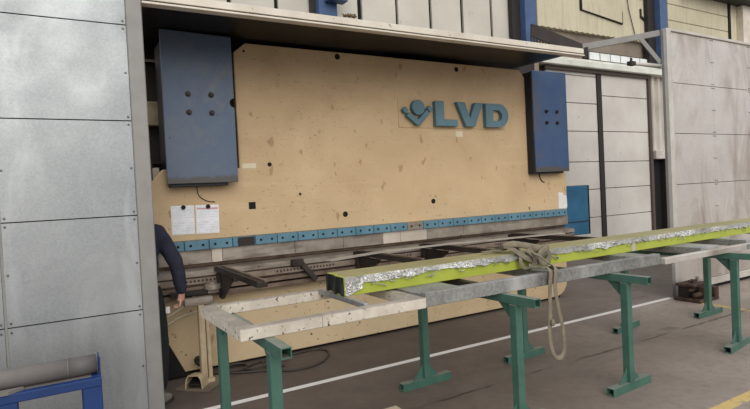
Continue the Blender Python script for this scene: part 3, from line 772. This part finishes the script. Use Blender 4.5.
# ------------------------------------------------------------------ yellow-green beams
def beam(y0, y1, x0, x1, lab, film):
    t = thing('steel_beam', lab, 'steel beam', (x0, (y0+y1)/2, .955), 'yellow-green beams lying on the frames')
    z0, z1 = .955, 1.075
    b = MB()
    # open-ended hollow profile
    b.hollow('X', x0, x1, (y0+y1)/2, (z0+z1)/2, y1-y0, z1-z0, .004)
    body = b.part('profile', M['yg'], t, .002)
    MB().box(x0+.02, x1, y0+(.008 if film else .001), y1-(.001 if film else .012), z1, z1+.002).part('dusty_top', M['olive'], t)
    # dark ribbed end insert
    e = MB().box(x0+.004, x0+.02, y0+.006, y1-.006, z0+.006, z1-.006).part('end_insert', M['beam_end'], t)
    for k in (0, 1):
        yy = y0+.018+k*(y1-y0-.036)
        MB().box(x0-.012, x0+.006, yy-.012, yy+.012, z0+.004, z1-.002).part('end_rib', M['beam_end'], e, .002)
    if film:
        b = MB(); NX = 560; NZ = 7; V = []
        for i in range(NX+1):
            x = x0+.004+(x1-x0-.01)*i/NX
            n1 = noise.noise((x*2.4, 3.1, 0)); n2 = noise.noise((x*9, 1.7, 4)); n3 = noise.noise((x*31, 5, 9))
            edge = z1-.044-.018*n1-.016*n2-.009*n3
            if x < x0+.12: edge = z0+.005+.4*max(0, x-x0-.03)
            edge = max(z0+.004, min(z1-.012, edge))
            for j in range(NZ+1):
                w = j/NZ
                z = z1+.001-(z1-edge)*w
                cr = .005*noise.noise((x*22, z*26, 2))+.006*noise.noise((x*48, z*60, 7))
                lift = .002+.003+(.010*w*w)*(1+1.2*noise.noise((x*15, 0, 8)))+cr
                V.append(b.bm.verts.new((x, y0-max(.0015, lift), z)))
        for i in range(NX):
            for j in range(NZ):
                k = i*(NZ+1)+j; b.bm.faces.new((V[k], V[k+1], V[k+NZ+2], V[k+NZ+1]))
        f = b.part('torn_film', M['film'], t, smooth=True, label='torn crumpled silver protective film')
        b = MB()
        rnd = random.Random(3)
        for k in range(110):
            x = x0+.05+rnd.random()**1.3*(x1-x0-.2); z = z1-.02-rnd.random()*.045
            L = .02+rnd.random()*.06; a = rnd.uniform(-.5, .5)
            pts = [(x+L*u*math.cos(a), y0-.010-.012*math.sin(math.pi*u)-rnd.random()*.003, z+L*u*math.sin(a)*.8+rnd.uniform(-.006, .006)) for u in (0, .35, .7, 1)]
            b.tube(smoothpath(pts, 3), .0035+rnd.random()*.003, 5, flat=.5)
        b.part('film_shreds', M['film'], t, smooth=True, label='curled shreds of silver film')
        MB().box(4.40, 4.46, y0-.004, y0-.001, z0+.002, z1).part('tape_band', M['steel_l'], t)
    return t
beam(3.03, 3.165, 1.515, 8.0, 'front yellow-green steel beam with torn silver film along its side', True)
beam(3.172, 3.31, 1.53, 8.0, 'rear yellow-green steel beam with dusty olive top, behind the film-covered one', False)

# ------------------------------------------------------------------ lifting sling
sg = thing('lifting_sling', 'faded beige lifting sling knotted over the beams, its loop hanging down', 'lifting sling', (2.93, 3.05, 1.08))
def web(pts, name, r=.027, flat=.22, up=(0, -1, .3)):
    MB().tube(smoothpath(pts, 6), r, 10, flat=flat, up=up).part(name, M['sling'], sg, smooth=True)
# wrapped strands over the top and down the front of the beams
web([(3.02, 3.36, 1.0), (3.04, 3.33, 1.09), (3.06, 3.24, 1.10), (3.07, 3.12, 1.105), (3.05, 3.03, 1.095), (3.00, 2.99, 1.05), (3.0, 2.98, 1.0), (3.03, 2.97, .965), (3.02, 2.88, .985), (3.0, 2.76, .995), (2.99, 2.70, .985), (2.98, 2.688, .93), (2.965, 2.685, .85), (2.955, 2.68, .70), (2.935, 2.675, .56), (2.94, 2.672, .46), (2.975, 2.67, .375), (3.04, 2.67, .36), (3.075, 2.672, .43), (3.07, 2.675, .56), (3.04, 2.68, .70), (3.02, 2.685, .85), (3.03, 2.688, .93), (3.05, 2.70, .99), (3.08, 2.78, 1.01), (3.12, 2.90, 1.05), (3.12, 2.98, 1.08), (3.14, 3.02, 1.11), (3.17, 3.07, 1.12)], 'webbing', .019, .3)
web([(2.98, 3.38, 1.0), (2.99, 3.335, 1.088), (2.97, 3.22, 1.10), (2.95, 3.10, 1.12), (2.96, 3.02, 1.11), (3.02, 2.985, 1.06), (3.10, 2.985, 1.02), (3.18, 2.98, 1.0)], 'webbing', .022)
web([(2.95, 3.12, 1.13), (3.02, 3.08, 1.145), (3.10, 3.04, 1.13), (3.18, 3.0, 1.11), (3.25, 2.985, 1.09), (3.30, 2.98, 1.05), (3.28, 2.975, 1.0), (3.22, 2.97, .985), (3.18, 2.965, 1.02), (3.19, 2.96, 1.07), (3.25, 2.96, 1.10), (3.31, 3.0, 1.11)], 'webbing', .026, .35)
web([(2.80, 3.2, 1.095), (2.88, 3.16, 1.10), (2.95, 3.12, 1.105), (3.03, 3.10, 1.115), (3.12, 3.10, 1.11)], 'webbing', .022, .3, (0, 0, 1))
web([(3.08, 3.0, 1.10), (3.12, 2.975, 1.06), (3.13, 2.97, 1.0), (3.10, 2.965, .972), (3.05, 2.955, .98)], 'webbing', .022)
MB().sphere((2.955, 2.66, .62), .02, .012, .026).part('stitched_knot', M['sling'], sg, smooth=True)

MB().box(1.72, 2.03, 3.10, 3.32, 0, .05).thing('wooden_block', M['wood'], 'pale wooden block lying on the floor at the bottom edge between the green legs', 'block', (1.88, 3.2, 0), bevel=.004)

# ------------------------------------------------------------------ rusty lump by the right post
rv = thing('rusty_fixture', 'rusty iron clamping fixture on the floor at the foot of the pale post', 'iron fixture', (7.05, 3.93, 0))
ang = math.radians(0)
MB().box(6.86, 7.30, 3.80, 4.14, 0, .045).part('base', M['rust'], rv, .006)
MB().box(6.97, 7.08, 3.80, 3.88, .045, .19).part('jaw', M['rust'], rv, .006)
MB().box(7.20, 7.30, 3.80, 4.10, .045, .17).part('jaw', M['rust'], rv, .008)
MB().box(6.87, 7.24, 3.88, 4.12, .19, .225).part('top_plate', M['rust'], rv, .006)
MB().box(6.90, 7.2, 3.97, 4.10, .045, .19).part('web_plate', M['dark'], rv)
MB().cyl((6.84, 3.86, .10), (7.2, 3.86, .10), .03, n=12).part('spindle', M['rust'], rv, smooth=True)
MB().cyl((6.85, 3.93, .15), (7.0, 3.93, .15), .022, n=10).part('spindle', M['rust'], rv, smooth=True)
MB().cyl((6.93, 3.98, .258), (7.12, 3.98, .25), .014, n=8).box(7.0, 7.04, 3.96, 4.0, .225, .27).part('handle', M['rust'], rv)
MB().cyl((7.17, 4.0, .225), (7.17, 4.0, .285), .03, .02, n=10).part('nut', M['steel'], rv)

# ------------------------------------------------------------------ blue rack, bottom left
rk = thing('steel_rack', 'blue steel rack in the bottom left corner before the guard wall', 'rack', (-.3, 3.2, 0))
MB().box(-1.0, .145, 3.17, 3.22, .66, .705).part('front_rail', M['blue_rack'], rk, .004)
MB().box(.055, .145, 3.172, 3.24, 0, .66).part('post', M['blue_rack'], rk, .004)
MB().box(-.33, -.225, 3.172, 3.24, 0, .66).part('post', M['blue_rack'], rk, .004)
MB().box(-1.0, -.9, 3.172, 3.24, 0, .66).part('post', M['blue_rack'], rk, .004)
MB().box(.10, .145, 3.22, 3.50, .66, .705).part('side_rail', M['blue_rack'], rk, .004)
MB().box(-1.0, .145, 3.46, 3.50, .66, .705).part('back_rail', M['blue_rack'], rk, .004)
MB().box(.055, .145, 3.43, 3.50, 0, .66).part('post', M['blue_rack'], rk, .004)
MB().box(-1.0, -.9, 3.43, 3.50, 0, .66).part('post', M['blue_rack'], rk, .004)
MB().box(.137, .145, 3.22, 3.34, .705, .80).part('end_stop', M['blue_rack'], rk, .002)
MB().box(-1.0, .10, 3.22, 3.46, .69, .705).part('shelf_plate', M['grey_roll'], rk)
ro = thing('tube_roll', 'long grey tube lying along the top of the blue rack', 'tube', (-.3, 3.28, .705))
MB().cyl((-1.0, 3.28, .755), (.0, 3.28, .755), .05, n=24).part('tube', M['grey_roll'], ro, smooth=False)
MB().cyl((.0, 3.28, .755), (.13, 3.28, .755), .0505, n=24).part('end_sleeve', M['grey_tape'], ro)
MB().cyl((-.008, 3.28, .755), (-.003, 3.28, .755), .0515, n=24).part('tape_edge', M['grey_roll'], ro)
for o in list(ro.children):
    for p in o.data.polygons: p.use_smooth = abs(p.normal.x) < .5
MB().prism([(-1.0, 3.165), (-.26, 3.165), (-.20, 3.215), (-1.0, 3.215)], 'Z', .7055, .722).thing('flat_bar', M['grey_roll'], 'flat grey bar on the front rail of the blue rack, below the grey tube', 'bar', (-.6, 3.19, .7055))

# ------------------------------------------------------------------ person
pe = thing('person', 'person in navy sweater and black trousers, half hidden by the guard post, facing the press', 'person', (.50, 4.72, 0))
F = Vector((.30, .954, 0)).normalized(); Rr = Vector((F.y, -F.x, 0)); O = Vector((.505, 4.70, 0))
def W(r, f, z): return O+Rr*r+F*f+Vector((0, 0, z))
def skin_mesh(name, nodes, edges, roots, sub=2):
    me = bpy.data.meshes.new(name); me.from_pydata([n[0] for n in nodes], edges, []); 
    o = bpy.data.objects.new(name+'_tmp', me); COL.objects.link(o)
    mod = o.modifiers.new('s', 'SKIN')
    for i, n in enumerate(nodes):
        r = n[1]; sv = me.skin_vertices[0].data[i]
        sv.radius = r if isinstance(r, tuple) else (r, r); sv.use_root = i in roots
    mod.use_smooth_shade = True
    if sub:
        m2 = o.modifiers.new('u', 'SUBSURF'); m2.levels = sub; m2.render_levels = sub
    dg = bpy.context.evaluated_depsgraph_get()
    out = bpy.data.meshes.new_from_object(o.evaluated_get(dg))
    bpy.data.objects.remove(o); return out
def add_mesh(mb, me): mb.bm.from_mesh(me); return mb
def remesh(mb, name, vox):
    me = bpy.data.meshes.new(name); mb.bm.to_mesh(me); mb.bm.free()
    o = bpy.data.objects.new('tmp', me); COL.objects.link(o)
    r = o.modifiers.new('r', 'REMESH'); r.mode = 'VOXEL'; r.voxel_size = vox; r.use_smooth_shade = True
    s = o.modifiers.new('s', 'SMOOTH'); s.factor = .5; s.iterations = 3
    dg = bpy.context.evaluated_depsgraph_get()
    out = bpy.data.meshes.new_from_object(o.evaluated_get(dg)); bpy.data.objects.remove(o)
    b = MB(); b.bm.from_mesh(out); return b
SH_R, EL_R, WR_R = W(.185, .02, 1.36), W(.305, .03, 1.09), W(.325, .08, .85)
SH_L, EL_L, WR_L = W(-.185, .02, 1.36), W(-.27, .10, 1.10), W(-.20, .30, 1.02)
hip, wst, chs, nck = W(0, 0, .92), W(0, .0, 1.06), W(0, .02, 1.28), W(0, .045, 1.47)
KN_R, AN_R = W(.145, -.02, .50), W(.135, -.13, .095)
KN_L, AN_L = W(-.115, .04, .50), W(-.13, .0, .095)
HP_R, HP_L = W(.12, 0, .86), W(-.10, 0, .86)
head_c = W(0, .085, 1.63)
# body: torso, limbs, head, hands, as one surface
nodes = [(hip, (.14, .11)), (wst, (.135, .10)), (chs, (.16, .115)), (nck, .058), (W(0, .07, 1.56), .06),
         (SH_R, .06), (EL_R, .043), (WR_R, .030), (SH_L, .06), (EL_L, .043), (WR_L, .030),
         (HP_R, .085), (KN_R, .058), (AN_R, .042), (HP_L, .085), (KN_L, .058), (AN_L, .042)]
edges = [(0, 1), (1, 2), (2, 3), (3, 4), (2, 5), (5, 6), (6, 7), (2, 8), (8, 9), (9, 10), (0, 11), (11, 12), (12, 13), (0, 14), (14, 15), (15, 16)]
b = MB(); add_mesh(b, skin_mesh('body', nodes, edges, {0}))
# head
hd = MB()
hd.sphere((0, 0, .02), .076, .095, .105, 20, 14).sphere((0, .03, -.055), .058, .062, .065, 16, 10)
hd.sphere((0, .098, -.012), .014, .018, .026, 10, 8).sphere((0, .108, -.026), .015, .014, .013, 10, 8)
hd.sphere((0, .083, -.062), .026, .013, .009, 10, 6).sphere((0, .082, -.072), .022, .012, .009, 10, 6)
for s in (-1, 1):
    hd.sphere((s*.078, -.005, -.005), .010, .02, .032, 10, 8)
    hd.sphere((s*.032, .078, .004), .016, .014, .011, 10, 8)
    hd.sphere((s*.032, .082, .024), .02, .012, .007, 10, 6)
rot = Matrix(((Rr.x, F.x, 0), (Rr.y, F.y, 0), (0, 0, 1))).to_4x4()
mt = Matrix.Translation(head_c) @ rot @ Matrix.Rotation(math.radians(-14), 4, 'X')
bmesh.ops.transform(hd.bm, matrix=mt, verts=hd.bm.verts)
tmp = bpy.data.meshes.new('h'); hd.bm.to_mesh(tmp); hd.bm.free(); add_mesh(b, tmp)
# hands: palm and five fingers each
def hand(wr, d, pal, side):
    # d: direction of the fingers, pal: palm normal (the way fingers curl), side: towards the thumb
    d = d.normalized(); side = (side-d*side.dot(d)).normalized(); pal = d.cross(side) if d.cross(side).dot(pal) > 0 else -d.cross(side)
    ns = [(wr-d*.02, (.026, .02)), (wr+d*.03, (.033, .017)), (wr+d*.085, (.038, .014))]
    m = skin_mesh('palm', ns, [(0, 1), (1, 2)], {0}, 2); add_mesh(b, m)
    for k, (off, L) in enumerate(((.030, .070), (.010, .078), (-.011, .072), (-.030, .056))):
        p0 = wr+d*.06+side*off; p1 = wr+d*.092+side*off*1.1
        p2 = p1+(d*.86+pal*.5)*L*.42; p3 = p2+(d*.45+pal*.9)*L*.32; p4 = p3+(d*.1+pal*1.0)*L*.26
        b.tube(smoothpath([p0, p1, p2, p3, p4], 4), [.0105]*9+[.0095]*4+[.0085]*3+[.006], 8)
    t0 = wr+d*.02+side*.022; t1 = wr+d*.05+side*.048+pal*.012; t2 = t1+(d*.8+side*.25+pal*.4)*.034; t3 = t2+(d*.9+pal*.35)*.026
    b.tube(smoothpath([t0, t1, t2, t3], 4), [.013]*6+[.011]*4+[.009]*2+[.007], 8)
hand(WR_R, Vector((-.10, .25, -1)), -Rr, F)
hand(WR_L, F+Vector((0, 0, -.25)), Vector((0, 0, -1)), Rr)
body = remesh(b, 'body', .0055).part('body', M['skin'], pe, smooth=True)
# hair
b = MB().sphere((0, -.008, .032), .084, .100, .104, 24, 16)
bmesh.ops.delete(b.bm, geom=[v for v in b.bm.verts if (v.co.y > .055 and v.co.z < .085) or v.co.z < -.045 or (v.co.z < .0 and v.co.y > .0)], context='VERTS')
bmesh.ops.transform(b.bm, matrix=mt, verts=b.bm.verts)
b.part('hair', M['hair'], body, smooth=True)
# eyes
for s in (-1, 1):
    b = MB().sphere((s*.032, .088, .004), .009, .006, .006, 10, 8); bmesh.ops.transform(b.bm, matrix=mt, verts=b.bm.verts)
    b.part('eye', M['white'], body, smooth=True)
# sweater
nodes = [(W(0, 0, .86), (.185, .14)), (wst, (.175, .135)), (chs, (.185, .14)), (W(0, .04, 1.435), (.085, .08)),
         (SH_R, .078), (EL_R, .064), (WR_R+(WR_R-EL_R).normalized()*.02, .048), (SH_L, .078), (EL_L, .064), (WR_L, .046)]
edges = [(0, 1), (1, 2), (2, 3), (2, 4), (4, 5), (5, 6), (2, 7), (7, 8), (8, 9)]
b = MB(); add_mesh(b, skin_mesh('sweater', nodes, edges, {0}))
sw = remesh(b, 'sweater', .011)
for v in sw.bm.verts:
    p = v.co; v.co = p+v.normal*.006*noise.noise((p.x*9, p.y*9, p.z*16))
sw.part('sweater', M['navy'], pe, smooth=True)
# trousers
nodes = [(W(0, 0, .97), (.155, .12)), (W(0, 0, .88), (.165, .125)), (HP_R, .105), (KN_R, .082), (W(.137, -.125, .10), .074),
         (HP_L, .105), (KN_L, .082), (W(-.13, .0, .10), .07)]
edges = [(0, 1), (1, 2), (2, 3), (3, 4), (1, 5), (5, 6), (6, 7)]
b = MB(); add_mesh(b, skin_mesh('trousers', nodes, edges, {0}))
tw = remesh(b, 'trousers', .012)
for v in tw.bm.verts:
    p = v.co; v.co = p+v.normal*.007*noise.noise((p.x*8, p.y*8, p.z*13))
tr = tw.part('trousers', M['trouser'], pe, smooth=True)
b = MB().bar(W(.228, -.04, .765), W(.228, -.04, .715), .03, .02, -F); b.part('white_tag', M['white'], tr)
# shoes
def shoe(an, d):
    d = d.normalized(); base = Vector((an.x, an.y, 0))
    ns = [(base-d*.055+Vector((0, 0, .045)), (.038, .042)), (base+d*.03+Vector((0, 0, .055)), (.042, .046)), (base+d*.10+Vector((0, 0, .042)), (.044, .034)), (base+d*.15+Vector((0, 0, .034)), (.036, .026))]
    b = MB(); add_mesh(b, skin_mesh('shoe', ns, [(0, 1), (1, 2), (2, 3)], {1}))
    b.cyl(base+Vector((0, 0, .05)), base+Vector((0, 0, .12)), .048, .045, 14)
    sh = remesh(b, 'shoe', .007)
    for v in sh.bm.verts: v.co.z = max(v.co.z, .016)
    s = sh.part('shoe', M['shoe'], pe, smooth=True)
    b = MB(); n = 20
    pl = []
    sd = Vector((-d.y, d.x, 0))
    for i in range(n):
        a = 2*math.pi*i/n; u = math.cos(a); w = .046*math.sin(a)*(1 if u > 0 else .86)
        pl.append(base+d*(.048+.135*u)+sd*w)
    b.prism([(p.x, p.y) for p in pl], 'Z', 0, .02); b.part('sole', M['sole'], s)
shoe(AN_R, Vector((.70, .71, 0))); shoe(AN_L, Vector((-.05, 1, 0)))

# ------------------------------------------------------------------ light
w = bpy.data.worlds.new('hall_light'); SC.world = w; w.use_nodes = True
nt = w.node_tree; bg = nt.nodes['Background']
tc = nt.nodes.new('ShaderNodeTexCoord'); sx = nt.nodes.new('ShaderNodeSeparateXYZ'); nt.links.new(tc.outputs['Generated'], sx.inputs[0])
cr = nt.nodes.new('ShaderNodeValToRGB'); mr = nt.nodes.new('ShaderNodeMapRange')
mr.inputs[1].default_value = -.2; mr.inputs[2].default_value = 1
nt.links.new(sx.outputs[2], mr.inputs[0]); nt.links.new(mr.outputs[0], cr.inputs[0])
cr.color_ramp.elements[0].position = 0; cr.color_ramp.elements[0].color = (.35, .34, .33, 1)
cr.color_ramp.elements[1].position = 1; cr.color_ramp.elements[1].color = (1.0, 1.02, 1.06, 1)
e = cr.color_ramp.elements.new(.22); e.color = (.58, .58, .59, 1)
e = cr.color_ramp.elements.new(.5); e.color = (.92, .94, .96, 1)
nt.links.new(cr.outputs[0], bg.inputs[0]); bg.inputs[1].default_value = 1.0
sun = bpy.data.lights.new('skylight_sun', 'SUN'); sun.energy = 1.7; sun.angle = math.radians(50); sun.color = (1, .96, .9)
so = bpy.data.objects.new('skylight_sun', sun); COL.objects.link(so)
so.rotation_euler = Vector((.22, .86, -.46)).to_track_quat('-Z', 'Y').to_euler()

# ------------------------------------------------------------------ camera
cam = bpy.data.cameras.new('camera'); co = bpy.data.objects.new('camera', cam); COL.objects.link(co)
cam.sensor_fit = 'HORIZONTAL'; cam.sensor_width = 36; cam.lens = 541/750*36; cam.clip_start = .05
r = Vector((.86207, -.50455, -.04796)); u = Vector((.05451, -.0018, .99851)); f = Vector((.5039, .86338, -.02595))
X = Vector((925, -58.5, 541)).normalized(); s_ = -.05
p2 = Vector((-375, 146-s_*1300-204.5, 541)); n_ = p2.cross(X).normalized()
if n_.y > 0: n_ = -n_
Yv = n_.cross(X)
if Yv.z < 0: Yv = -Yv
r = Vector((X.x, Yv.x, n_.x)); u = -Vector((X.y, Yv.y, n_.y)); f = Vector((X.z, Yv.z, n_.z))
co.matrix_world = Matrix(((r.x, u.x, -f.x, 0), (r.y, u.y, -f.y, 0), (r.z, u.z, -f.z, 1.6), (0, 0, 0, 1)))
SC.camera = co
SC.view_settings.view_transform = 'Standard'; SC.view_settings.look = 'None'
SC.view_settings.gamma = 1; SC.view_settings.use_curve_mapping = False
SC.view_settings.exposure = 0
